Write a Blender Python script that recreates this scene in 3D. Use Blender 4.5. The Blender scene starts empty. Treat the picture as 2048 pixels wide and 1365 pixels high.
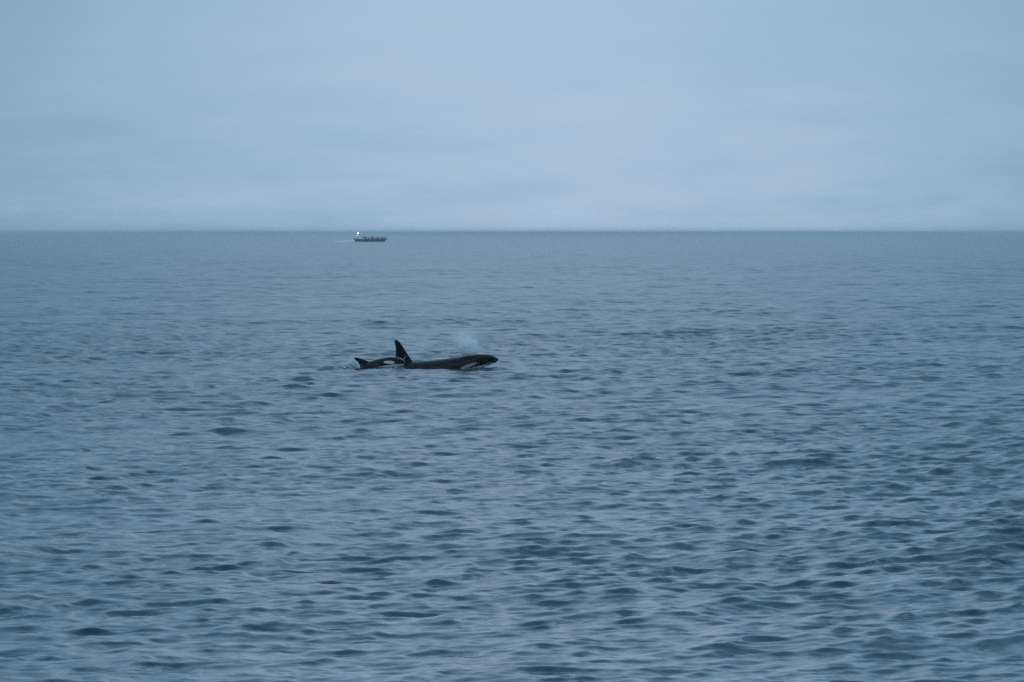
import bpy, bmesh, math, random
import numpy as np
from mathutils import Vector, Matrix

random.seed(7)
rng = np.random.default_rng(20240611)
S = bpy.context.scene
C = S.collection

# ------------------------------------------------------------------ camera
CAM_H = 4.54
FPX = 2048 * 240 / 36.0            # focal length in pixels of the 2048 px wide photograph
HORIZON = 465.5
cam_d = bpy.data.cameras.new('camera')
cam = bpy.data.objects.new('camera', cam_d)
C.objects.link(cam)
cam_d.sensor_width = 36.0
cam_d.lens = 240.0
cam_d.clip_start = 0.5
cam_d.clip_end = 120000.0
cam.location = (0, 0, CAM_H)
cam.rotation_euler = (math.radians(90) - math.atan((682.5 - HORIZON) / FPX), 0, 0)
cam_d.dof.use_dof = True
cam_d.dof.focus_distance = 226.0
cam_d.dof.aperture_fstop = 20.0
S.camera = cam

# ------------------------------------------------------------------ world: overcast dusk sky
SUN_EL, SUN_AZ = math.radians(62), math.radians(200)      # azimuth from +Y, clockwise
W = bpy.data.worlds.new('World')
S.world = W
W.use_nodes = True
nt = W.node_tree
nt.nodes.clear()


def nd(tree, kind, **kw):
    n = tree.nodes.new(kind)
    for k, v in kw.items():
        if hasattr(n, k):
            setattr(n, k, v)
        else:
            n.inputs[k].default_value = v
    return n


def mth(tree, op, a, b=None, clamp=False):
    n = tree.nodes.new('ShaderNodeMath')
    n.operation = op
    n.use_clamp = clamp
    for i, v in enumerate((a, b)):
        if v is None:
            continue
        if isinstance(v, (int, float)):
            n.inputs[i].default_value = v
        else:
            tree.links.new(v, n.inputs[i])
    return n.outputs[0]


SKY_STRENGTH = 0.1
out = nd(nt, 'ShaderNodeOutputWorld')
bg = nd(nt, 'ShaderNodeBackground')
bg.inputs['Strength'].default_value = SKY_STRENGTH
sky = nd(nt, 'ShaderNodeTexSky')
sky.sky_type = 'NISHITA'
sky.sun_disc = False
sky.sun_elevation = SUN_EL
sky.sun_rotation = SUN_AZ
sky.air_density = 1.0
sky.dust_density = 1.0
sky.ozone_density = 2.0
tc = nd(nt, 'ShaderNodeTexCoord')
sep = nd(nt, 'ShaderNodeSeparateXYZ')
nt.links.new(tc.outputs['Generated'], sep.inputs[0])
az = mth(nt, 'ARCTAN2', sep.outputs[0], sep.outputs[1])
# broad brighter and darker banks of cloud round the whole sky
bank = mth(nt, 'COSINE', mth(nt, 'MULTIPLY', mth(nt, 'ADD', az, -0.008), 19.0))
bank = mth(nt, 'MULTIPLY', bank, 0.24)
# faint layered streaks, stretched along the horizon
mp = nd(nt, 'ShaderNodeMapping')
mp.inputs['Location'].default_value = (3.1, 1.7, 0.35)
mp.inputs['Scale'].default_value = (11.0, 11.0, 60.0)
nt.links.new(tc.outputs['Generated'], mp.inputs[0])
nz = nd(nt, 'ShaderNodeTexNoise')
nz.inputs['Scale'].default_value = 1.0
nz.inputs['Detail'].default_value = 4.0
nz.inputs['Roughness'].default_value = 0.15
nt.links.new(mp.outputs[0], nz.inputs['Vector'])
streak = mth(nt, 'MULTIPLY', mth(nt, 'ADD', nz.outputs['Fac'], -0.5), 0.12)
# low patches of paler mist and cloud that fade out a degree above the sea
mp2 = nd(nt, 'ShaderNodeMapping')
mp2.inputs['Location'].default_value = (1.3, 0.2, 0.6)
mp2.inputs['Scale'].default_value = (34.0, 34.0, 190.0)
nt.links.new(tc.outputs['Generated'], mp2.inputs[0])
nz2 = nd(nt, 'ShaderNodeTexNoise')
nz2.inputs['Scale'].default_value = 1.0
nz2.inputs['Detail'].default_value = 6.0
nz2.inputs['Roughness'].default_value = 0.6
nt.links.new(mp2.outputs[0], nz2.inputs['Vector'])
low = mth(nt, 'EXPONENT', mth(nt, 'MULTIPLY', mth(nt, 'ABSOLUTE', sep.outputs[2]), -55.0))
streak = mth(nt, 'ADD', streak, mth(nt, 'MULTIPLY', mth(nt, 'MULTIPLY', mth(nt, 'ADD', nz2.outputs['Fac'], -0.5), low), 0.34))
gain = mth(nt, 'ADD', mth(nt, 'ADD', bank, streak), 0.90)
# the overcast is brighter overhead
zen = mth(nt, 'MULTIPLY', mth(nt, 'POWER', mth(nt, 'MAXIMUM', sep.outputs[2], 0.0), 1.3), 0.55)
gain = mth(nt, 'ADD', gain, zen)
ccol = nd(nt, 'ShaderNodeMix', data_type='RGBA')
ccol.inputs['A'].default_value = (0.160, 0.395, 0.600, 1)      # thicker, bluer cloud
ccol.inputs['B'].default_value = (0.346, 0.474, 0.626, 1)      # thinner, slightly violet cloud
tf = mth(nt, 'ADD', mth(nt, 'SUBTRACT', mth(nt, 'MULTIPLY', bank, 1.9), mth(nt, 'MULTIPLY', mth(nt, 'MAXIMUM', sep.outputs[2], 0.0), 1.2)), mth(nt, 'ADD', mth(nt, 'MULTIPLY', streak, 4.0), 0.5), clamp=True)
nt.links.new(mth(nt, 'MAXIMUM', tf, 0.26), ccol.inputs['Factor'])
cs = nd(nt, 'ShaderNodeVectorMath', operation='SCALE')
nt.links.new(ccol.outputs['Result'], cs.inputs[0])
nt.links.new(mth(nt, 'MULTIPLY', gain, 0.995 / SKY_STRENGTH), cs.inputs['Scale'])
mixs = nd(nt, 'ShaderNodeMix', data_type='RGBA')
mixs.inputs['Factor'].default_value = 0.95                     # nearly closed overcast over the clear sky
nt.links.new(sky.outputs[0], mixs.inputs['A'])
nt.links.new(cs.outputs[0], mixs.inputs['B'])
nt.links.new(mixs.outputs['Result'], bg.inputs['Color'])
nt.links.new(bg.outputs[0], out.inputs['Surface'])

# ------------------------------------------------------------------ sun through the overcast
sun_d = bpy.data.lights.new('sun', 'SUN')
sun_d.energy = 0.5
sun_d.angle = math.radians(40)
sun_d.color = (0.95, 0.98, 1.0)
sun = bpy.data.objects.new('sun', sun_d)
C.objects.link(sun)
sd = Vector((math.sin(SUN_AZ) * math.cos(SUN_EL), math.cos(SUN_AZ) * math.cos(SUN_EL), math.sin(SUN_EL)))
sun.rotation_euler = (-sd).to_track_quat('-Z', 'Y').to_euler()
sun.location = sd * 200

vs = S.view_settings
S.display_settings.display_device = 'sRGB'
vs.view_transform = 'Standard'
vs.look = 'None'
vs.exposure = 0.0
vs.gamma = 1.0
vs.use_curve_mapping = False
S.render.engine = 'CYCLES'
S.cycles.use_denoising = False
S.cycles.max_bounces = 12
S.cycles.volume_bounces = 8
S.cycles.transparent_max_bounces = 16
S.cycles.volume_step_rate = 1.0

# ------------------------------------------------------------------ helpers


def tag(o, label=None, cat=None, group=None, kind=None):
    if label:
        o['label'] = label
    if cat:
        o['category'] = cat
    if group:
        o['group'] = group
    if kind:
        o['kind'] = kind
    return o


def link(name, me, mat=None, parent=None, loc=None):
    o = bpy.data.objects.new(name, me)
    C.objects.link(o)
    if mat is not None and me is not None and not me.materials:
        me.materials.append(mat)
    if parent:
        o.parent = parent
    if loc is not None:
        o.location = loc
    return o


def mesh_from(name, verts, faces, smooth=True):
    me = bpy.data.meshes.new(name)
    me.from_pydata([tuple(map(float, v)) for v in verts], [], faces)
    if smooth:
        me.polygons.foreach_set('use_smooth', [True] * len(me.polygons))
    me.update()
    return me


def principled(name, col, rough=0.5, **kw):
    m = bpy.data.materials.new(name)
    m.use_nodes = True
    b = m.node_tree.nodes['Principled BSDF']
    b.inputs['Base Color'].default_value = (*col, 1)
    b.inputs['Roughness'].default_value = rough
    for k, v in kw.items():
        b.inputs[k.replace('_', ' ')].default_value = v
    return m


def speckle(m, amount=0.3, scale=6.0):
    """uneven tone on a painted or woven surface"""
    t = m.node_tree
    b = t.nodes['Principled BSDF']
    base = b.inputs['Base Color'].default_value[:]
    n = nd(t, 'ShaderNodeTexNoise')
    n.inputs['Scale'].default_value = scale
    n.inputs['Detail'].default_value = 5
    co = nd(t, 'ShaderNodeTexCoord')
    t.links.new(co.outputs['Object'], n.inputs['Vector'])
    mx = nd(t, 'ShaderNodeMix', data_type='RGBA')
    mx.inputs['A'].default_value = tuple(c * (1 - amount) for c in base[:3]) + (1,)
    mx.inputs['B'].default_value = tuple(c * (1 + amount) for c in base[:3]) + (1,)
    t.links.new(n.outputs['Fac'], mx.inputs['Factor'])
    t.links.new(mx.outputs['Result'], b.inputs['Base Color'])
    return m


class Loft:
    """collects closed lofted solids into one mesh"""

    def __init__(self):
        self.v, self.f = [], []

    def rings(self, rings):
        b = len(self.v)
        n = len(rings[0])
        for r in rings:
            self.v += [tuple(p) for p in r]
        for i in range(len(rings) - 1):
            for j in range(n):
                k = (j + 1) % n
                self.f.append((b + i * n + j, b + i * n + k, b + (i + 1) * n + k, b + (i + 1) * n + j))
        self.f.append(tuple(b + j for j in reversed(range(n))))
        self.f.append(tuple(b + (len(rings) - 1) * n + j for j in range(n)))
        return self

    def box(self, x0, x1, y0, y1, z0, z1):
        b = len(self.v)
        self.v += [(x, y, z) for x in (x0, x1) for y in (y0, y1) for z in (z0, z1)]
        for q in ((0, 1, 3, 2), (4, 6, 7, 5), (0, 4, 5, 1), (2, 3, 7, 6), (0, 2, 6, 4), (1, 5, 7, 3)):
            self.f.append(tuple(b + i for i in q))
        return self

    def tube(self, pts, r, n=8):
        pts = [Vector(p) for p in pts]
        rr = r if isinstance(r, (list, tuple)) else [r] * len(pts)
        rings = []
        for i, p in enumerate(pts):
            a = pts[max(i - 1, 0)]
            c = pts[min(i + 1, len(pts) - 1)]
            t = (c - a).normalized()
            u = t.orthogonal().normalized() if abs(t.z) > 0.99 else t.cross(Vector((0, 0, 1))).normalized()
            w = t.cross(u)
            rings.append([p + (u * math.cos(2 * math.pi * k / n) + w * math.sin(2 * math.pi * k / n)) * rr[i] for k in range(n)])
        return self.rings(rings)

    def mesh(self, name, smooth=True):
        me = mesh_from(name, self.v, self.f, smooth)
        bm = bmesh.new()
        bm.from_mesh(me)
        bmesh.ops.recalc_face_normals(bm, faces=bm.faces)
        bm.to_mesh(me)
        bm.free()
        return me

    def build(self, name, mat, parent=None, smooth=False, bevel=0.0):
        o = link(name, self.mesh(name, smooth), mat, parent)
        if bevel:
            md = o.modifiers.new('edge', 'BEVEL')
            md.width = bevel
            md.segments = 2
        return o


def bake(obj):
    """the evaluated mesh of an object with modifiers, as a plain mesh"""
    dg = bpy.context.evaluated_depsgraph_get()
    me = bpy.data.meshes.new_from_object(obj.evaluated_get(dg))
    return me


# ------------------------------------------------------------------ the sea
D_ADULT, D_CALF, D_BOAT = 227.5, 226.0, 3350.0


def PX(px, d):
    return (px - 1024.0) / FPX * d


def PZ(py, d):
    return CAM_H - (py - HORIZON) / FPX * d


# octave bands of wind waves: shortest wavelength of the band, rms slope
BANDS = [(0.13, 0.070), (0.26, 0.108), (0.52, 0.104), (1.04, 0.064), (2.1, 0.036), (4.3, 0.022), (9.4, 0.014), (20.0, 0.008)]
WIND = math.atan2(-0.70, 0.71)
CHOP = 0.9


def make_band(lam, slope, n=512, cycles=57):
    L = lam * cycles
    k1 = np.fft.fftfreq(n, L / n) * 2 * math.pi
    kx, ky = np.meshgrid(k1, k1, indexing='ij')
    k = np.hypot(kx, ky)
    lo, hi = 2 * math.pi / (2 * lam), 2 * math.pi / lam
    kk = np.where(k > 0, k, 1.0)
    inside = (k >= lo) & (k < hi)
    ang = np.arctan2(ky, kx) - WIND
    spread = 0.035 + np.maximum(np.cos(ang), 0.0) ** (3.2 if lam < 6 else 5.0)
    amp = np.where(inside, kk ** -2.0 * np.sqrt(spread), 0.0)
    H = amp * (rng.normal(size=(n, n)) + 1j * rng.normal(size=(n, n)))
    h = np.fft.ifft2(H)
    sx = np.fft.ifft2(1j * kx * H).real
    sy = np.fft.ifft2(1j * ky * H).real
    sc = slope / math.sqrt((sx ** 2 + sy ** 2).mean())
    dx = np.fft.ifft2(1j * kx / kk * H).real
    dy = np.fft.ifft2(1j * ky / kk * H).real
    return L, (h.real * sc).astype(np.float32), (dx * sc).astype(np.float32), (dy * sc).astype(np.float32)


def sample(L, fields, X, Y, rot):
    n = fields[0].shape[0]
    c, s = math.cos(rot), math.sin(rot)
    u = X / L * n
    v = Y / L * n
    i = np.floor(u).astype(np.int64)
    j = np.floor(v).astype(np.int64)
    fu = (u - i).astype(np.float32)
    fv = (v - j).astype(np.float32)
    i0, i1, j0, j1 = i % n, (i + 1) % n, j % n, (j + 1) % n
    w00, w10, w01, w11 = (1 - fu) * (1 - fv), fu * (1 - fv), (1 - fu) * fv, fu * fv
    return [f[i0, j0] * w00 + f[i1, j0] * w10 + f[i0, j1] * w01 + f[i1, j1] * w11 for f in fields]


rows = list(np.arange(-60, 20, 4.0)) + list(np.arange(20, 58, 0.5))
y = 58.0
while y < 360:
    rows.append(y)
    y *= 1.00102
while y < 1150:
    rows.append(y)
    y *= 1.00128
while y < 5000:
    rows.append(y)
    y *= 1.00128 + 0.006 * min(1.0, math.log(y / 1150.0))
while y < 60000:
    rows.append(y)
    y *= 1.035
rows = np.array(rows)
tfine = np.arange(-0.081, 0.0811, 0.00034)
tout = []
t, st = 0.0816, 0.0010
while t < 1.3:
    tout.append(t)
    t += st
    st *= 1.16
tc_ = np.concatenate([-np.array(tout[::-1]), tfine, np.array(tout)])
wid = np.maximum(rows, 0) + 30.0
dyr = np.gradient(rows)
dtc = np.gradient(tc_)
NR, NC = len(rows), len(tc_)
X = (wid[:, None] * tc_[None, :]).astype(np.float64)
Y = np.repeat(rows[:, None], NC, 1).astype(np.float64)
spx = wid[:, None] * dtc[None, :]
spy = np.repeat(dyr[:, None], NC, 1)
sp = np.maximum(spx, spy)
Z = np.zeros_like(X)
DX = np.zeros_like(X)
DY = np.zeros_like(X)
sub = np.zeros_like(X)
# gusts: the short waves come in slightly stronger and weaker patches
gL, gust, _, _ = make_band(17.0, 1.0, 256, 23)
gust = gust / gust.std()
G = np.clip(1.0 + 0.17 * sample(gL, [gust], X * 0.8 + 311, Y * 0.5, 0)[0] + 0.09 * sample(gL, [gust], X * 0.37 + 77, Y * 0.14 + 40, 0)[0], 0.5, 1.6)
for bi, (lam, slope) in enumerate(BANDS):
    L, h, dx, dy = make_band(lam, slope)
    w = np.clip((lam * 1.4 / sp - 1.5) / 1.4, 0, 1)
    w = w * w * (3 - 2 * w)
    act = w.max(axis=1) > 0
    g = G[act] if lam < 5 else 1.0
    hh, ddx, ddy = sample(L, [h, dx, dy], X[act] + 37.7 * bi, Y[act] + 91.3 * bi, 0)
    Z[act] += hh * w[act] * g
    DX[act] += ddx * w[act] * g
    DY[act] += ddy * w[act] * g
    sub += slope ** 2 * (1 - w ** 2)
sub = np.sqrt(sub)


ZS = Z.copy()


def bump(px, d, hgt, sx, sy, slant=0.0):
    x0 = PX(px, d)
    return hgt * np.exp(-((X - x0) / sx) ** 2 - ((Y - d - slant * (X - x0)) / sy) ** 2)


# the sea lies quieter along the animals' flanks
calm = np.exp(-((X - PX(850, D_ADULT)) / 4.2) ** 4 - ((Y - D_ADULT + 0.8) / 3.2) ** 4)
Z *= 1 - 0.62 * calm
Z -= 0.012 * calm
# water pushed up by the animals: a bow wave under the raised head, a swell along the calf, the fold of its wake
Z += bump(968, D_ADULT - 1.2, 0.06, 0.45, 0.55, 0.3)
Z += bump(1006, D_ADULT - 0.6, 0.11, 0.35, 0.5, 0.2)
Z += bump(787, D_CALF - 0.95, 0.03, 0.42, 0.40)
Z -= bump(760, D_CALF - 0.7, 0.05, 1.1, 0.6)
for px_, dd, hh_, sx_ in ((642, .9, .07, .22), (652, .5, .08, .28), (664, .7, .09, .25), (672, .1, .08, .3), (684, .3, .06, .2), (679, -.5, .05, .2)):
    Z += bump(px_, D_CALF + dd, hh_ * 1.25, sx_, 0.30, 0.2)
for i in range(26):
    Z += bump(random.uniform(634, 702), D_CALF + random.uniform(-.9, 1.0), random.uniform(-.045, .05), random.uniform(.09, .2), random.uniform(.1, .2), random.uniform(-.2, .5))
for i in range(30):
    Z += bump(random.uniform(930, 1030), D_ADULT - random.uniform(.7, 1.9), random.uniform(-.04, .045), random.uniform(.08, .2), random.uniform(.1, .2), random.uniform(.1, .7))
Z -= bump(690, D_CALF - 1.0, 0.06, 0.6, 0.4)
LEAN = 0.9                                                    # crests lean forward with the wind
XX = X + CHOP * DX + LEAN * math.cos(WIND) * ZS
YY = Y + CHOP * DY + LEAN * math.sin(WIND) * ZS

me = bpy.data.meshes.new('sea')
co = np.stack([XX, YY, Z], -1).reshape(-1, 3).astype(np.float32)
idx = np.arange(NR * NC).reshape(NR, NC)
q = np.stack([idx[:-1, :-1], idx[:-1, 1:], idx[1:, 1:], idx[1:, :-1]], -1).reshape(-1, 4)
me.vertices.add(len(co))
me.vertices.foreach_set('co', co.ravel())
me.loops.add(q.size)
me.loops.foreach_set('vertex_index', q.ravel().astype(np.int32))
me.polygons.add(len(q))
me.polygons.foreach_set('loop_start', np.arange(0, q.size, 4, dtype=np.int32))
me.polygons.foreach_set('loop_total', np.full(len(q), 4, dtype=np.int32))
me.polygons.foreach_set('use_smooth', np.ones(len(q), dtype=bool))
at = me.attributes.new('ripple', 'FLOAT', 'POINT')
at.data.foreach_set('value', sub.ravel().astype(np.float32))
me.update()

m = principled('sea_water', (0.0015, 0.024, 0.045), 0.06, IOR=1.333)
t = m.node_tree
b = t.nodes['Principled BSDF']
geo = nd(t, 'ShaderNodeNewGeometry')
att = nd(t, 'ShaderNodeAttribute')
att.attribute_name = 'ripple'


def wavelet(scale, loc, stretch, rotz, detail):
    mpn = nd(t, 'ShaderNodeMapping')
    mpn.inputs['Location'].default_value = loc
    mpn.inputs['Rotation'].default_value = (0, 0, rotz)
    mpn.inputs['Scale'].default_value = (scale, scale * stretch, scale)
    t.links.new(geo.outputs['Position'], mpn.inputs[0])
    n = nd(t, 'ShaderNodeTexNoise')
    n.inputs['Scale'].default_value = 1.0
    n.inputs['Detail'].default_value = detail
    n.inputs['Roughness'].default_value = 0.6
    t.links.new(mpn.outputs[0], n.inputs['Vector'])
    s_ = nd(t, 'ShaderNodeVectorMath', operation='SUBTRACT')
    t.links.new(n.outputs['Color'], s_.inputs[0])
    s_.inputs[1].default_value = (0.5, 0.5, 0.5)
    return s_.outputs[0]


fine = wavelet(5.5, (3, 8, 2), 1.7, 0.6, 3.0)       # ripples of a hand's breadth, everywhere
coarse = wavelet(0.6, (13, 5, 9), 1.5, 0.5, 3.0)     # far off: chop that is finer than the mesh
sc1 = nd(t, 'ShaderNodeVectorMath', operation='SCALE')
t.links.new(fine, sc1.inputs[0])
sc1.inputs['Scale'].default_value = 0.30
sc2 = nd(t, 'ShaderNodeVectorMath', operation='SCALE')
t.links.new(coarse, sc2.inputs[0])
t.links.new(mth(t, 'MULTIPLY', att.outputs['Fac'], 4.6), sc2.inputs['Scale'])
add = nd(t, 'ShaderNodeVectorMath', operation='ADD')
t.links.new(sc1.outputs[0], add.inputs[0])
t.links.new(sc2.outputs[0], add.inputs[1])
flat = nd(t, 'ShaderNodeVectorMath', operation='MULTIPLY')
t.links.new(add.outputs[0], flat.inputs[0])
flat.inputs[1].default_value = (1, 1, 0)
add2 = nd(t, 'ShaderNodeVectorMath', operation='ADD')
t.links.new(flat.outputs[0], add2.inputs[0])
t.links.new(geo.outputs['Normal'], add2.inputs[1])
nrm = nd(t, 'ShaderNodeVectorMath', operation='NORMALIZE')
t.links.new(add2.outputs[0], nrm.inputs[0])
t.links.new(nrm.outputs[0], b.inputs['Normal'])
# waves too small for the mesh widen the reflection as a rough surface does
alpha = mth(t, 'ADD', mth(t, 'MULTIPLY', att.outputs['Fac'], 0.17), 0.003)
t.links.new(mth(t, 'SQRT', alpha), b.inputs['Roughness'])
sea = link('sea', me, m)
tag(sea, 'dark blue choppy open sea running to a hazy horizon', 'sea', kind='structure')


def sea_z(x, yv):
    """height of the built surface near a point"""
    r = int(np.argmin(np.abs(rows - yv)))
    c = int(np.argmin(np.abs(X[r] - x)))
    return float(Z[r, c])


# ------------------------------------------------------------------ killer whales
def skin_material():
    m = bpy.data.materials.new('wet_whale_skin')
    m.use_nodes = True
    t = m.node_tree
    b = t.nodes['Principled BSDF']
    a = nd(t, 'ShaderNodeAttribute')
    a.attribute_name = 'white'
    a2 = nd(t, 'ShaderNodeAttribute')
    a2.attribute_name = 'saddle'
    co = nd(t, 'ShaderNodeTexCoord')
    n = nd(t, 'ShaderNodeTexNoise')
    n.inputs['Scale'].default_value = 9.0
    n.inputs['Detail'].default_value = 6.0
    t.links.new(co.outputs['Object'], n.inputs['Vector'])
    blk = nd(t, 'ShaderNodeMix', data_type='RGBA')
    blk.inputs['A'].default_value = (0.001, 0.002, 0.0026, 1)
    blk.inputs['B'].default_value = (0.003, 0.005, 0.006, 1)
    t.links.new(n.outputs['Fac'], blk.inputs['Factor'])
    sad = nd(t, 'ShaderNodeMix', data_type='RGBA')
    sad.inputs['B'].default_value = (0.10, 0.10, 0.105, 1)
    t.links.new(blk.outputs['Result'], sad.inputs['A'])
    t.links.new(a2.outputs['Fac'], sad.inputs['Factor'])
    wh = nd(t, 'ShaderNodeMix', data_type='RGBA')
    wh.inputs['A'].default_value = (0.50, 0.47, 0.46, 1)
    wh.inputs['B'].default_value = (0.74, 0.71, 0.70, 1)
    t.links.new(n.outputs['Fac'], wh.inputs['Factor'])
    fin = nd(t, 'ShaderNodeMix', data_type='RGBA')
    t.links.new(sad.outputs['Result'], fin.inputs['A'])
    t.links.new(wh.outputs['Result'], fin.inputs['B'])
    t.links.new(a.outputs['Fac'], fin.inputs['Factor'])
    t.links.new(fin.outputs['Result'], b.inputs['Base Color'])
    b.inputs['Roughness'].default_value = 0.30
    b.inputs['Specular IOR Level'].default_value = 0.15
    b.inputs['IOR'].default_value = 1.36
    n2 = nd(t, 'ShaderNodeTexNoise')
    n2.inputs['Scale'].default_value = 34.0
    n2.inputs['Detail'].default_value = 4.0
    t.links.new(co.outputs['Object'], n2.inputs['Vector'])
    bp = nd(t, 'ShaderNodeBump')
    bp.inputs['Strength'].default_value = 0.25
    bp.inputs['Distance'].default_value = 0.02
    t.links.new(n2.outputs['Fac'], bp.inputs['Height'])
    t.links.new(bp.outputs[0], b.inputs['Normal'])
    return m


SKIN = skin_material()
EYE = principled('whale_eye', (0.004, 0.004, 0.005), 0.1)


def interp(tab, s):
    a = np.array(tab, dtype=float)
    # smooth (monotone-ish) interpolation through the table
    xs, ys = a[:, 0], a[:, 1]
    mm = np.gradient(ys, xs)
    s = min(max(s, xs[0]), xs[-1])
    i = min(max(int(np.searchsorted(xs, s)) - 1, 0), len(xs) - 2)
    h = xs[i + 1] - xs[i]
    u = (s - xs[i]) / h
    return ((2 * u ** 3 - 3 * u ** 2 + 1) * ys[i] + (u ** 3 - 2 * u ** 2 + u) * h * mm[i]
            + (-2 * u ** 3 + 3 * u ** 2) * ys[i + 1] + (u ** 3 - u ** 2) * h * mm[i + 1])


def fin_sections(lead, trail, thick, n=18):
    """lead, trail: outline points from base to tip in the fin's plane (a, b); returns lens sections"""
    def resample(p, n):
        p = np.array(p, float)
        d = np.concatenate([[0], np.cumsum(np.hypot(*np.diff(p, axis=0).T))])
        q_ = np.linspace(0, d[-1], n)
        return np.stack([np.interp(q_, d, p[:, 0]), np.interp(q_, d, p[:, 1])], -1)
    A, B = resample(lead, n), resample(trail, n)
    secs = []
    for i in range(n):
        u = i / (n - 1)
        th = thick * (1 - 0.5 * u)
        ring = []
        for k in range(14):
            a = 2 * math.pi * k / 14
            c = 0.5 - 0.5 * math.cos(a)
            p = A[i] * (1 - c) + B[i] * c
            wth = th * math.sin(a) * (0.55 + 0.45 * math.cos(a / 1.0))
            if math.sin(a) < 0:
                wth = th * math.sin(a) * (0.55 + 0.45 * math.cos(2 * math.pi - a))
            ring.append((p[0], p[1], 0.5 * wth))
        secs.append(ring)
    return secs


def orca(name, label, d, snout_px, length, top, height, width, dorsal, voxel, whites, jaw):
    """top/height/width: tables over distance s behind the snout (m). Outline points come from the photograph's
    side view, turned into metres at the animal's own distance."""
    x0 = PX(snout_px, d)
    root = link(name, None)
    root.location = (x0, d, 0)
    lf = Loft()
    rings = []
    n = 28
    for s in np.concatenate([[0.004, 0.02, 0.05, 0.09], np.linspace(0.14, length * 0.955, 60)]):
        tz = interp(top, s)
        hh = interp(height, s)
        ww = interp(width, s)
        cz = tz - hh * 0.5
        ring = []
        for k in range(n):
            a = 2 * math.pi * k / n
            ca, sa = math.cos(a), math.sin(a)
            e = 0.92
            yv = ww * math.copysign(abs(ca) ** e, ca)
            zv = hh * 0.5 * math.copysign(abs(sa) ** e, sa)
            ring.append((-s, yv, cz + zv))
        rings.append(ring)
    lf.rings(rings)
    # lower jaw, slightly dropped
    jr = []
    for u, zc, rh, rw in jaw:
        jr.append([(u, rw * math.cos(2 * math.pi * k / 16), zc + rh * math.sin(2 * math.pi * k / 16)) for k in range(16)])
    lf.rings(jr)
    # dorsal fin
    k = length / 7.0
    secs = fin_sections(*dorsal, 0.10 + 0.06 * k)
    lf.rings([[(p[0] - x0, p[2], p[1]) for p in ring] for ring in secs])
    # flippers
    for sgn in (-1, 1):
        s_ = 0.24 * length
        zc = interp(top, s_) - interp(height, s_) * 0.72
        w0 = interp(width, s_) * 0.75
        lead = [(-s_ + .30 * k, 0), (-s_ + .26 * k, .35 * k), (-s_ + .05 * k, .85 * k), (-s_ - .25 * k, 1.1 * k)]
        trail = [(-s_ - .30 * k, 0), (-s_ - .52 * k, .4 * k), (-s_ - .50 * k, .85 * k), (-s_ - .32 * k, 1.1 * k)]
        lf.rings([[(p[0], sgn * (w0 + p[1] * 0.75), zc - p[1] * 0.55 + p[2]) for p in ring] for ring in fin_sections(lead, trail, .14 * k)])
    # tail flukes
    se = length * 0.93
    ze = interp(top, se) - interp(height, se) * 0.5
    for sgn in (-1, 1):
        lead = [(-se + .25 * k, 0), (-se - .02 * k, .35 * k), (-se - .30 * k, .75 * k), (-se - .62 * k, 1.0 * k)]
        trail = [(-se - .48 * k, 0), (-se - .50 * k, .35 * k), (-se - .56 * k, .7 * k), (-se - .68 * k, 1.0 * k)]
        lf.rings([[(p[0], sgn * p[1], ze - 0.12 * p[1] + p[2]) for p in ring] for ring in fin_sections(lead, trail, .10 * k)])
    tmp = bpy.data.objects.new('tmp', lf.mesh('tmp'))
    C.objects.link(tmp)
    md = tmp.modifiers.new('r', 'REMESH')
    md.mode = 'VOXEL'
    md.voxel_size = voxel
    sm = tmp.modifiers.new('s', 'SMOOTH')
    sm.factor = 0.5
    sm.iterations = 4
    bpy.context.view_layer.update()
    me = bake(tmp)
    me.name = 'whale_body'
    bpy.data.objects.remove(tmp)
    me.polygons.foreach_set('use_smooth', np.ones(len(me.polygons), dtype=bool))
    nv = len(me.vertices)
    p = np.empty(nv * 3, np.float32)
    me.vertices.foreach_get('co', p)
    p = p.reshape(-1, 3)
    wv, sv = whites(p)
    for nm, val in (('white', wv), ('saddle', sv)):
        a = me.attributes.new(nm, 'FLOAT', 'POINT')
        a.data.foreach_set('value', np.clip(val, 0, 1).astype(np.float32))
    link('body', me, SKIN, root)
    tag(root, label, 'whale', 'killer whales swimming together')
    return root, x0


def pt(px, py, d):
    return (PX(px, d), PZ(py, d))


def edge(v, w):
    return np.clip(v / w + 0.5, 0, 1)


def ellipse(p, x0, d, cx, cy, a, b_, ang, soft=0.15):
    """white oval mark; centre and semi-axes in side-view pixels of the animal"""
    k = FPX / d
    u = (p[:, 0] + x0 - PX(cx, d)) * k
    v = (p[:, 2] - PZ(cy, d)) * k
    ca, sa = math.cos(ang), math.sin(ang)
    uu, vv = (u * ca + v * sa) / a, (-u * sa + v * ca) / b_
    return edge(1 - np.sqrt(uu ** 2 + vv ** 2), soft)


def tab(d, snout, pts):
    return [(PX(snout, d) - PX(px, d), PZ(py, d)) for px, py in pts]


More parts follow.
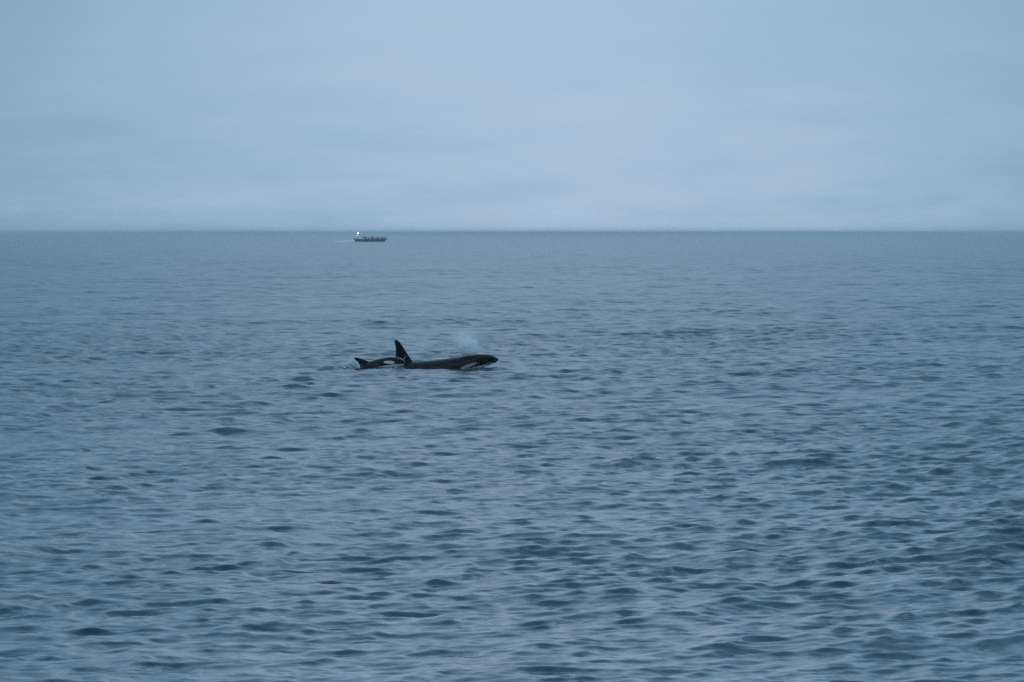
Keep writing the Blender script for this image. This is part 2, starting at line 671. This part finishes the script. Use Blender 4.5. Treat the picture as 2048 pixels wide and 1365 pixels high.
# --- the adult
dA = D_ADULT
SNA = 992.0
topA = tab(dA, SNA, [(992, 716), (990, 714.3), (985, 712.0), (979, 710.2), (971, 709), (960, 708.6), (948, 710.2), (930, 712.9),
                     (900, 717), (870, 720.4), (840, 723.0), (815, 724.4), (790, 726), (765, 730), (740, 738), (705, 752), (660, 772), (610, 800), (568, 826)])
heightA = [(0, .05), (.06, .10), (.2, .22), (.4, .38), (.7, .62), (1.1, .86), (1.8, 1.14), (2.8, 1.34), (3.8, 1.18), (4.8, .80), (5.8, .44), (6.5, .26), (7.2, .18)]
widthA = [(0, .05), (.06, .11), (.2, .20), (.4, .28), (.7, .38), (1.1, .48), (1.8, .61), (2.8, .68), (3.8, .56), (4.8, .35), (5.8, .17), (6.5, .09), (7.2, .06)]
leadA = [pt(*p, dA) for p in ((833, 732), (827, 724.5), (821, 717), (814, 706.5), (808.2, 697), (803.2, 689), (799.2, 684), (795.6, 681), (792, 679.9))]
trailA = [pt(*p, dA) for p in ((786, 732), (788.5, 724), (790.3, 716), (791.2, 708), (791.3, 700), (790.2, 692), (788.9, 686), (788.2, 682.6), (789.2, 680.4))]


def whitesA(p):
    x0 = PX(SNA, dA)
    w = 0.4 * ellipse(p, x0, dA, 938, 731.2, 18, 3.0, math.radians(18), .25)
    k = FPX / dA
    u = (p[:, 0] + x0 - PX(972, dA)) * k
    v = (p[:, 2] - PZ(728.3, dA)) * k
    chin = edge(-(v - u * 0.28), 1.2) * edge(u + 22, 6) * edge(13 - u, 3)
    belly = edge(PZ(752, dA) - p[:, 2], .04)
    s = -p[:, 0]
    sad = edge(1 - np.sqrt(((s - 3.75) / .5) ** 2 + ((p[:, 2] - .05) / .22) ** 2), .3) * 0.8
    return np.maximum(np.maximum(w, 0.45 * chin), belly * (s > .2)), sad


k_ = 1.0 / (FPX / dA)
jawA = [(-.75, .06, .10, .24), (-.55, .09, .085, .22), (-.35, .14, .075, .18), (-.18, .20, .065, .14), (-.05, .265, .06, .11), (.02, .295, .06, .085), (.06, .31, .05, .06), (.08, .315, .02, .03)]
adult, xA = orca('killer_whale', 'large killer whale with a tall dorsal fin, head raised beneath its misty breath', dA, SNA, 7.2, topA, heightA, widthA,
                 (leadA, trailA), 0.02, whitesA, jawA)

# --- the calf
dC = D_CALF
SNC = 813.0
topC = tab(dC, SNC, [(813, 728.5), (811.5, 725.5), (808, 721.6), (803, 718.6), (797, 716.4), (790, 714.9), (782, 714.4), (772, 715.3), (760, 717.7), (748, 720.7),
                     (738, 723.8), (728, 728.0), (718, 733.0), (710, 738.4), (702, 743.6), (690, 752), (670, 764), (645, 776), (625, 785)])
heightC = [(0, .05), (.03, .10), (.09, .19), (.17, .29), (.3, .42), (.5, .55), (.8, .66), (1.15, .70), (1.5, .62), (1.9, .42), (2.4, .22), (2.8, .13), (3.1, .09)]
widthC = [(0, .05), (.03, .09), (.09, .13), (.17, .17), (.3, .23), (.5, .29), (.8, .34), (1.15, .36), (1.5, .30), (1.9, .19), (2.4, .09), (2.8, .05), (3.1, .03)]
leadC = [pt(*p, dC) for p in ((746, 729), (740, 724.2), (733.5, 721.5), (727.5, 719.2), (721.5, 717.3), (716.5, 715.9), (712.5, 715.4), (709, 715.8))]
trailC = [pt(*p, dC) for p in ((711, 739), (714.2, 734), (715.6, 729.6), (714.8, 726), (712.8, 722.8), (709.8, 720.4), (707.2, 718.9), (707.2, 717))]


def whitesC(p):
    x0 = PX(SNC, dC)
    w = 0.72 * ellipse(p, x0, dC, 778.8, 724.8, 11, 3.0, math.radians(-3), .22)
    k = FPX / dC
    u = (p[:, 0] + x0 - PX(790, dC)) * k
    v = (p[:, 2] - PZ(728.4, dC)) * k
    chin = edge(-(v - np.where(u < 0, u * 0.16, 0.0)), 1.2) * edge(u + 40, 10) * edge(18 - u, 3) * edge(p[:, 2] - PZ(734.2, dC), .03)  # white chin painted black low down, in place of the water's dark reflection
    s = -p[:, 0]
    sad = edge(1 - np.sqrt(((s - 1.62) / .22) ** 2 + ((p[:, 2] - .1) / .1) ** 2), .3) * 0.3
    return np.maximum(w, 0.75 * chin), sad


jawC = [(-.45, .10, .07, .14), (-.3, .12, .06, .12), (-.17, .15, .05, .10), (-.07, .18, .04, .075), (-.01, .195, .03, .05), (.01, .20, .012, .02)]
calf, xC = orca('killer_whale', 'small killer whale calf with white eye patch and hooked fin beside the larger whale', dC, SNC, 3.1, topC, heightC, widthC,
                (leadC, trailC), 0.011, whitesC, jawC)

# eyes, just ahead of and below the eye patch
for root, ex, ey, ez, r in ((adult, PX(958, dA) - xA, .36, PZ(727.5, dA), .035), (calf, PX(793, dC) - xC, .205, PZ(727.2, dC), .016)):
    for sgn in (-1, 1):
        bm = bmesh.new()
        bmesh.ops.create_icosphere(bm, subdivisions=2, radius=r)
        em = bpy.data.meshes.new('eye')
        bm.to_mesh(em)
        bm.free()
        link('eye', em, EYE, root, (ex, sgn * ey, ez))

# ------------------------------------------------------------------ splash and drops
SPRAY = principled('churned_water', (0.80, 0.83, 0.85), 0.3, IOR=1.333)
SPRAY.node_tree.nodes['Principled BSDF'].inputs['Transmission Weight'].default_value = 0.15


def drops(name, pts, mat, label, cat):
    """many small stretched drops as one uncountable mass"""
    bm = bmesh.new()
    bmesh.ops.create_icosphere(bm, subdivisions=1, radius=1.0)
    bv = np.array([v.co[:] for v in bm.verts])
    bf = [tuple(v.index for v in f.verts) for f in bm.faces]
    bm.free()
    V, F = [], []
    for (x, yv, z, r, ax, az_) in pts:
        st = random.uniform(1.0, 2.4)
        vv = bv * np.array([r, r, r])
        tdir = np.array([ax, random.uniform(-.3, .3), az_])
        tdir = tdir / (np.linalg.norm(tdir) + 1e-6)
        vv = vv + np.outer(vv @ tdir, tdir) * (st - 1)
        b0 = len(V)
        V += (vv + np.array([x, yv, z])).tolist()
        F += [tuple(i + b0 for i in f) for f in bf]
    o = link(name, mesh_from(name, V, F), mat)
    return tag(o, label, cat, kind='stuff')


pts = []
# arching sheets of water thrown up behind the calf's fin
for i in range(3600):
    arc = random.choice((0, 1, 2, 3))
    u = random.random()
    cx = (702, 706, 697, 711)[arc]
    px = cx - 6.5 * math.cos(math.pi * u) + random.gauss(0, 1.2)
    hz = (14, 17, 9, 12)[arc] * math.sin(math.pi * u) ** 0.8 * random.uniform(.35, 1.05)
    yv = D_CALF - 0.25 + random.gauss(0, .16)
    pts.append((PX(px, D_CALF), yv, 0.05 + hz / 56 + random.gauss(0, .015), random.choice((.006, .007, .009, .011, .015)), math.cos(u * 3) * .5, 1))
# torn water along the calf's flank and chin
for i in range(520):
    px = random.uniform(716, 811)
    z = PZ(735.5 + 5 * abs((px - 790) / 70), D_CALF) + random.gauss(0, .018)
    pts.append((PX(px, D_CALF), D_CALF - .40 - random.random() * .25, z, random.choice((.003, .004, .006)), 1, .2))
# water running off the calf's brow and the little jet at the base of the tall fin
for i in range(110):
    u = random.random()
    px = 794 + 15 * u
    pts.append((PX(px, D_CALF), D_CALF - .10, PZ(715.6 + 6.0 * u ** 1.6, D_CALF) + random.gauss(0, .006), random.choice((.003, .005)), 1, -.5))
for i in range(26):
    u = random.random()
    pts.append((PX(806 + 6 * u, D_CALF), D_CALF + .35, PZ(721 - 8.5 * u, D_CALF) + random.gauss(0, .012), random.choice((.003, .005)), .6, 1))
drops('water_splash', pts, SPRAY, 'pale churned water thrown up behind the fin of the calf', 'splash')

pts = []
for i in range(300):
    u = random.random()
    px = 922 + 76 * u
    py = 737.5 - 12 * u + abs(random.gauss(0, 1.0)) * 6.0
    pts.append((PX(px, D_ADULT), D_ADULT - .52 + .25 * u - random.random() * .35, PZ(py, D_ADULT), random.choice((.003, .004, .006, .009)), 1, .35))
drops('water_splash', pts, SPRAY, 'streaks of white water washing along the chin of the raised head', 'splash')

# ------------------------------------------------------------------ the breath
lf = Loft()
outl = [(712, 939, 11), (706, 936, 17), (698, 934.5, 21.5), (690, 932, 25), (680, 930, 27), (670, 927, 26), (662, 924, 20), (655, 922, 10)]
cb = (PX(932, D_ADULT), D_ADULT - 0.02, PZ(690, D_ADULT))
rings = []
for py, cx, hw in outl:
    r = hw / FPX * D_ADULT * 1.25
    x, z = PX(cx, D_ADULT), PZ(py, D_ADULT)
    rings.append([(x + r * math.cos(2 * math.pi * k / 24) - cb[0], r * 0.8 * math.sin(2 * math.pi * k / 24), z - cb[2]) for k in range(24)])
lf.rings(rings)
mb = bpy.data.materials.new('breath_mist')
mb.use_nodes = True
t = mb.node_tree
t.nodes.clear()
o_ = nd(t, 'ShaderNodeOutputMaterial')
pv = nd(t, 'ShaderNodeVolumePrincipled')
pv.inputs['Color'].default_value = (0.999, 0.999, 0.999, 1)
pv.inputs['Anisotropy'].default_value = 0.0
co_ = nd(t, 'ShaderNodeTexCoord')
sp_ = nd(t, 'ShaderNodeSeparateXYZ')
t.links.new(co_.outputs['Object'], sp_.inputs[0])
# plume: a cone leaning back, thick near the blowhole and thinning upwards
zz = mth(t, 'ADD', sp_.outputs[2], 0.36)                      # metres above the blowhole
axis_x = mth(t, 'ADD', mth(t, 'MULTIPLY', zz, -0.30), 0.10)
rad = mth(t, 'ADD', mth(t, 'MULTIPLY', zz, 0.26), 0.34)
dx_ = mth(t, 'DIVIDE', mth(t, 'SUBTRACT', sp_.outputs[0], axis_x), rad)
dy_ = mth(t, 'DIVIDE', sp_.outputs[1], mth(t, 'MULTIPLY', rad, 0.8))
rr = mth(t, 'SQRT', mth(t, 'ADD', mth(t, 'MULTIPLY', dx_, dx_), mth(t, 'MULTIPLY', dy_, dy_)))
core = mth(t, 'POWER', mth(t, 'SUBTRACT', 1.0, rr, clamp=True), 0.8)
up = mth(t, 'POWER', mth(t, 'SUBTRACT', 1.0, mth(t, 'DIVIDE', zz, 0.98), clamp=True), 2.2)
nz_ = nd(t, 'ShaderNodeTexNoise')
nz_.inputs['Scale'].default_value = 5.0
nz_.inputs['Detail'].default_value = 5.0
nz_.inputs['Roughness'].default_value = 0.65
nz_.inputs['Distortion'].default_value = 0.4
t.links.new(co_.outputs['Object'], nz_.inputs['Vector'])
ns = mth(t, 'MULTIPLY', mth(t, 'SUBTRACT', nz_.outputs['Fac'], 0.36, clamp=True), 5.5)
den = mth(t, 'MULTIPLY', mth(t, 'MULTIPLY', mth(t, 'MULTIPLY', core, up), mth(t, 'MULTIPLY', ns, mth(t, 'MULTIPLY', mth(t, 'ADD', zz, 0.03), 8.0, clamp=True))), 46.0)
t.links.new(den, pv.inputs['Density'])
t.links.new(pv.outputs[0], o_.inputs['Volume'])
mist = link('breath_mist', lf.mesh('breath_mist'), mb, None, cb)
tag(mist, 'pale puff of misty breath above the head of the large whale', 'mist', kind='stuff')
mb.cycles.volume_step_rate = 0.5 if hasattr(mb.cycles, 'volume_step_rate') else 1

# ------------------------------------------------------------------ the boat
dB = D_BOAT
bx = PX(742, dB)
bz = sea_z(bx, dB)
boat = link('tour_boat', None)
boat.location = (bx, dB, bz)
boat.scale = (1.12, 1.12, 1.12)
boat.rotation_euler = (0, math.radians(-0.6), math.radians(4))
tag(boat, 'dark open tour boat with a lit stern mast, passengers aboard, far off in haze', 'boat')
NAVY = speckle(principled('navy_hull_paint', (0.012, 0.016, 0.024), 0.35), .25, 2)
GREYD = speckle(principled('dark_grey_deck', (0.03, 0.033, 0.037), 0.6), .2, 3)
RUBBER = principled('black_rubber', (0.012, 0.012, 0.013), 0.55)
STEEL = speckle(principled('pale_steel', (0.30, 0.32, 0.34), 0.35, Metallic=0.6), .1, 4)
GLASS = principled('tinted_glass', (0.02, 0.03, 0.035), 0.05)
MOTOR = principled('dark_motor_cowl', (0.02, 0.021, 0.023), 0.3)
LAMP = principled('flood_lamp_glow', (1, 1, 1), 0.4)
LAMP.node_tree.nodes['Principled BSDF'].inputs['Emission Color'].default_value = (1.0, 0.97, 0.93, 1)
LAMP.node_tree.nodes['Principled BSDF'].inputs['Emission Strength'].default_value = 5.0

# hull: stations from stern to bow, half breadth and sheer/keel heights
st_ = [(-6.75, 1.55, 1.22, -.45), (-6.0, 1.70, 1.20, -.55), (-4.0, 1.90, 1.17, -.6), (-1.5, 2.0, 1.16, -.62), (1.0, 1.95, 1.20, -.6), (3.0, 1.7, 1.30, -.55),
       (4.6, 1.25, 1.42, -.45), (5.6, .82, 1.54, -.2), (6.3, .45, 1.64, .45), (6.75, .16, 1.72, 1.2), (6.86, .05, 1.75, 1.55)]
rings = []
for x, hb, sh, kl in st_:
    ch = kl + (sh - kl) * 0.36
    rings.append([(x, -hb, sh), (x, -hb * .97, (sh + ch) / 2), (x, -hb * .82, ch), (x, 0, kl), (x, hb * .82, ch), (x, hb * .97, (sh + ch) / 2), (x, hb, sh),
                  (x, hb - .12 * min(1, hb), sh), (x, hb - .12 * min(1, hb), min(sh - .05, .78)), (x, -hb + .12 * min(1, hb), min(sh - .05, .78)), (x, -hb + .12 * min(1, hb), sh)])
Loft().rings(rings).build('hull', NAVY, boat)
dk = Loft()
dk.rings([[(x, -hb + .13 * min(1, hb), .79), (x, hb - .13 * min(1, hb), .79), (x, hb - .13 * min(1, hb), .83), (x, -hb + .13 * min(1, hb), .83)] for x, hb, sh, kl in st_[:8]])
dk.build('deck', GREYD, boat)
rr_ = Loft()
for sgn in (-1, 1):
    rr_.tube([(x, sgn * (hb + .04), sh - .05) for x, hb, sh, kl in st_], .11, 8)
rr_.build('rub_rail', RUBBER, boat, True)
# steering console with windscreen, roof rail and whip aerial
con = Loft().rings([[(x0, yy, z) for x0, yy in ((a0, -.75), (a1, -.75), (a1, .75), (a0, .75))] for z, a0, a1 in ((.83, -3.15, -1.75), (1.6, -3.1, -1.85), (2.1, -3.0, -2.0))])
cons = con.build('steering_console', NAVY, boat, bevel=.04)
Loft().rings([[(-2.1, -.7, 2.1), (-2.05, -.7, 2.1), (-2.05, .7, 2.1), (-2.1, .7, 2.1)], [(-2.55, -.65, 2.72), (-2.51, -.65, 2.72), (-2.51, .65, 2.72), (-2.55, .65, 2.72)]]).build('windscreen', GLASS, cons)
Loft().tube([(-3.1, .5, 1.5), (-3.18, .5, 3.3)], [.05, .03]).build('aerial', RUBBER, boat, True)
# stern arch and light mast
for sgn in (-1, 1):
    Loft().tube([(-5.6, sgn * 1.35, 1.1), (-5.75, sgn * 1.25, 1.9), (-5.85, sgn * .8, 2.3), (-5.85, 0, 2.36)], .05).build('stern_arch', STEEL, boat, True)
mast = Loft().tube([(-5.85, 0, 2.3), (-5.7, 0, 3.75)], .045).build('light_mast', STEEL, boat, True)
for (x, z, r) in ((-5.62, 3.85, .26), (-5.98, 2.92, .11)):
    h = Loft().rings([[(x + .04 - .12, r * .9 * math.cos(2 * math.pi * k / 12), z + r * .9 * math.sin(2 * math.pi * k / 12)) for k in range(12)],
                      [(x + .04, r * math.cos(2 * math.pi * k / 12), z + r * math.sin(2 * math.pi * k / 12)) for k in range(12)]])
    bm = bmesh.new()
    bmesh.ops.create_uvsphere(bm, u_segments=14, v_segments=10, radius=r)
    bmesh.ops.translate(bm, verts=bm.verts, vec=(x, -.12, z))
    lm = bpy.data.meshes.new('flood_lamp')
    bm.to_mesh(lm)
    bm.free()
    link('flood_lamp', lm, LAMP, mast)
    Loft().tube([(x, .02, z - r * .5), (x, .10, z - r * .5), (x, .16, z - r)], .05).build('lamp_bracket', STEEL, mast, True)
# outboard motors
for sgn in (-1, 1):
    mo = Loft().rings([[(-6.78 - l, sgn * .55 - w, z), (-6.78, sgn * .55 - w, z), (-6.78, sgn * .55 + w, z), (-6.78 - l, sgn * .55 + w, z)] for z, l, w in
                       ((.75, .3, .16), (.95, .62, .24), (1.45, .66, .25), (1.68, .42, .18))]).build('outboard_motor', MOTOR, boat, bevel=.05)
    Loft().rings([[(-6.98 - l, sgn * .55 - .06, z), (-6.98 + l, sgn * .55 - .06, z), (-6.98 + l, sgn * .55 + .06, z), (-6.98 - l, sgn * .55 + .06, z)] for z, l in ((-.7, .10), (-.2, .13), (.8, .16))]).build('motor_leg', MOTOR, mo)
# stern locker and bow rail
Loft().box(-6.35, -5.2, -1.15, 1.15, .83, 1.5).build('stern_locker', GREYD, boat, bevel=.05)
rl = Loft()
for sgn in (-1, 1):
    rl.tube([(4.0, sgn * 1.42, 1.85), (5.2, sgn * 1.0, 2.0), (6.2, sgn * .48, 2.12), (6.6, 0, 2.16)], .03, 6)
    for x, yy, z0, z1 in ((4.0, 1.42, 1.35, 1.85), (5.2, 1.0, 1.48, 2.0), (6.2, .48, 1.62, 2.12)):
        rl.tube([(x, sgn * yy, z0), (x, sgn * yy, z1)], .025, 6)
rl.build('bow_rail', STEEL, boat, True)
seat_x = [-1.2, -.45, .3, 1.05, 1.8, 2.55, 3.3, 4.05]
for x in seat_x:
    Loft().box(x - .22, x + .22, -1.15 if x < 3 else -.9, 1.15 if x < 3 else .9, .83, 1.22).build('bench_seat', GREYD, boat, bevel=.04)

# ------------------------------------------------------------------ people aboard
SKINC = (0.36, 0.22, 0.16)


def person_mesh(kind):
    me = bpy.data.meshes.new('p')
    if kind == 'seated':
        J = {'pel': (0, 0, .10, .15), 'bel': (-.01, 0, .28, .15), 'che': (-.03, 0, .47, .165), 'nek': (-.01, 0, .63, .065), 'hd0': (.02, 0, .72, .085), 'hd1': (.03, 0, .82, .10), 'hd2': (.02, 0, .90, .075),
             'nos': (.125, 0, .78, .02)}
        arm = [(0, .21, .53, .07), (.06, .26, .30, .055), (.28, .20, .22, .042), (.36, .16, .21, .035)]
        leg = [(.05, .10, .06, .095), (.42, .12, .08, .07), (.40, .12, -.30, .045), (.52, .12, -.36, .04)]
    else:
        J = {'pel': (0, 0, .92, .14), 'bel': (0, 0, 1.10, .14), 'che': (0, 0, 1.30, .165), 'nek': (.01, 0, 1.47, .062), 'hd0': (.03, 0, 1.56, .085), 'hd1': (.03, 0, 1.65, .10), 'hd2': (.02, 0, 1.73, .075),
             'nos': (.13, 0, 1.61, .02)}
        arm = [(0, .22, 1.37, .07), (.02, .29, 1.10, .052), (.24, .24, 1.05, .042), (.32, .2, 1.07, .035)]
        leg = [(0, .11, .84, .10), (.03, .13, .48, .07), (-.01, .14, .08, .045), (.14, .15, .04, .04)]
    V, R, E = [], [], []

    def add(p):
        V.append(p[:3])
        R.append(p[3])
        return len(V) - 1
    ids = {k: add(v) for k, v in J.items()}
    for a, c in (('pel', 'bel'), ('bel', 'che'), ('che', 'nek'), ('nek', 'hd0'), ('hd0', 'hd1'), ('hd1', 'hd2'), ('hd0', 'nos')):
        E.append((ids[a], ids[c]))
    for sgn in (-1, 1):
        for chain, base in ((arm, 'che'), (leg, 'pel')):
            prev = ids[base]
            for x, yy, z, r in chain:
                i = add((x, sgn * yy, z, r))
                E.append((prev, i))
                prev = i
    me.from_pydata(V, E, [])
    o = bpy.data.objects.new('tmp', me)
    C.objects.link(o)
    o.modifiers.new('skin', 'SKIN')
    for i, sv in enumerate(me.skin_vertices[0].data):
        sv.radius = (R[i], R[i] * (1.25 if i in (ids['che'], ids['bel'], ids['pel']) else 1.0))
        sv.use_root = (i == ids['pel'])
    sb = o.modifiers.new('sub', 'SUBSURF')
    sb.levels = 1
    sb.render_levels = 1
    bpy.context.view_layer.update()
    r = bake(o)
    bpy.data.objects.remove(o)
    r.name = 'person_' + kind
    r.polygons.foreach_set('use_smooth', [True] * len(r.polygons))
    return r


COATS = [speckle(principled('dark_coat', c, .75), .3, 8) for c in ((.012, .014, .02), (.02, .021, .024), (.03, .014, .012), (.012, .02, .022))]
TROU = principled('dark_trousers', (.012, .013, .017), .8)
FACE = principled('skin', SKINC, .5)
HAIR = principled('dark_hair', (.015, .011, .009), .6)


def dress(me, coat, neck, waist):
    me = me.copy()
    for mt in (coat, TROU, FACE, HAIR):
        me.materials.append(mt)
    for p in me.polygons:
        c = p.center
        hand = (c.x > .30 and waist - .2 < c.z < neck - .2) and abs(c.y) > .13 and c.z > waist + .02
        if c.z > neck:
            p.material_index = 3 if (c.z > neck + .20 or c.x < .0) else 2
        elif hand:
            p.material_index = 2
        elif c.z < waist:
            p.material_index = 1
    return me


seated = person_mesh('seated')
standing = person_mesh('standing')
SEAT = [dress(seated, c, .64, .17) for c in COATS]
STAND = [dress(standing, c, 1.48, .9) for c in COATS]
MB = Matrix.Translation(boat.location) @ boat.rotation_euler.to_matrix().to_4x4() @ Matrix.Scale(1.12, 4)


def person(me, lx, ly, lz, rz, label, group=None, sc=1.0):
    o = link('person', me)
    o.location = MB @ Vector((lx, ly, lz))
    o.rotation_euler = (0, 0, boat.rotation_euler.z + rz)
    o.scale = (sc * 1.06, sc * 1.06, sc * 1.06)
    tag(o, label, 'person', group)
    return o


n = 0
for i, x in enumerate(seat_x):
    ys = (-.8, .05, .8) if x < 3 else (-.5, .5)
    for yy in ys:
        if (i, yy) in ((1, .05), (4, .8), (7, .5)):
            continue
        person(SEAT[n % 4], x - .06 + random.uniform(-.03, .03), yy + random.uniform(-.06, .06), 1.19, random.uniform(-.5, .3),
               'passenger in dark coat seated on a bench of the far boat', 'passengers seated on the boat', random.uniform(.98, 1.12))
        n += 1
person(STAND[0], 4.75, -.15, .83, -.4, 'person standing in the bow of the far boat ahead of the seated passengers')
person(STAND[2], .68, .5, .83, -.9, 'person standing between the middle benches of the far boat', sc=.97)
person(STAND[3], 2.95, -.35, .83, .2, 'person standing among the forward benches of the far boat', sc=1.03)
person(STAND[1], -3.65, .0, .83, .1, 'person standing at the wheel behind the console of the far boat', sc=.95)

# ------------------------------------------------------------------ the boat's wake
FOAM = speckle(principled('sea_foam', (0.72, 0.75, 0.77), 0.8), .15, 3)
V, F = [], []
nu, nv_ = 90, 9
prof = rng.normal(size=nu)
prof = np.convolve(prof, np.ones(5) / 5, 'same')
for i in range(nu):
    u = i / (nu - 1)
    x = PX(711, dB) - 10.5 * u
    hgt = 1.15 * (1 - u) ** .6 * (.55 + .5 * abs(prof[i])) * (1 if .1 < u < .75 else .7) + .05
    wd = .7 + 1.6 * u
    for j in range(nv_):
        v = j / (nv_ - 1) * 2 - 1
        V.append((x, dB - .3 + v * wd + .3 * prof[i], bz - .12 + (hgt + .1) * max(0, 1 - v * v) ** .6 * (1 + .25 * random.gauss(0, 1) * (abs(v) < .9))))
for i in range(nu - 1):
    for j in range(nv_ - 1):
        a = i * nv_ + j
        F.append((a, a + 1, a + nv_ + 1, a + nv_))
# underside closes the heap of foam
b0 = len(V)
V += [(x, yv, bz - .3) for x, yv, z in V]
for i in range(nu - 1):
    for j in range(nv_ - 1):
        a = b0 + i * nv_ + j
        F.append((a + nv_, a + nv_ + 1, a + 1, a))
wake = link('wake_foam', mesh_from('wake_foam', V, F), FOAM)
tag(wake, 'thin white line of foam trailing behind the far boat', 'wake', kind='stuff')

# ------------------------------------------------------------------ haze: closed box of thin air round everything
hz_ = Loft().box(-80000, 80000, -400, 61000, -3.0, 7.5)
mh = bpy.data.materials.new('haze_air')
mh.use_nodes = True
t = mh.node_tree
t.nodes.clear()
o_ = nd(t, 'ShaderNodeOutputMaterial')
pv = nd(t, 'ShaderNodeVolumePrincipled')
pv.inputs['Color'].default_value = (0.97, 0.985, 1.0, 1)
pv.inputs['Density'].default_value = 0.0001
pv.inputs['Anisotropy'].default_value = 0.86
t.links.new(pv.outputs[0], o_.inputs['Volume'])
haze = hz_.build('haze', mh)
tag(haze, 'thin pale blue sea haze over the whole water', 'haze', kind='stuff')
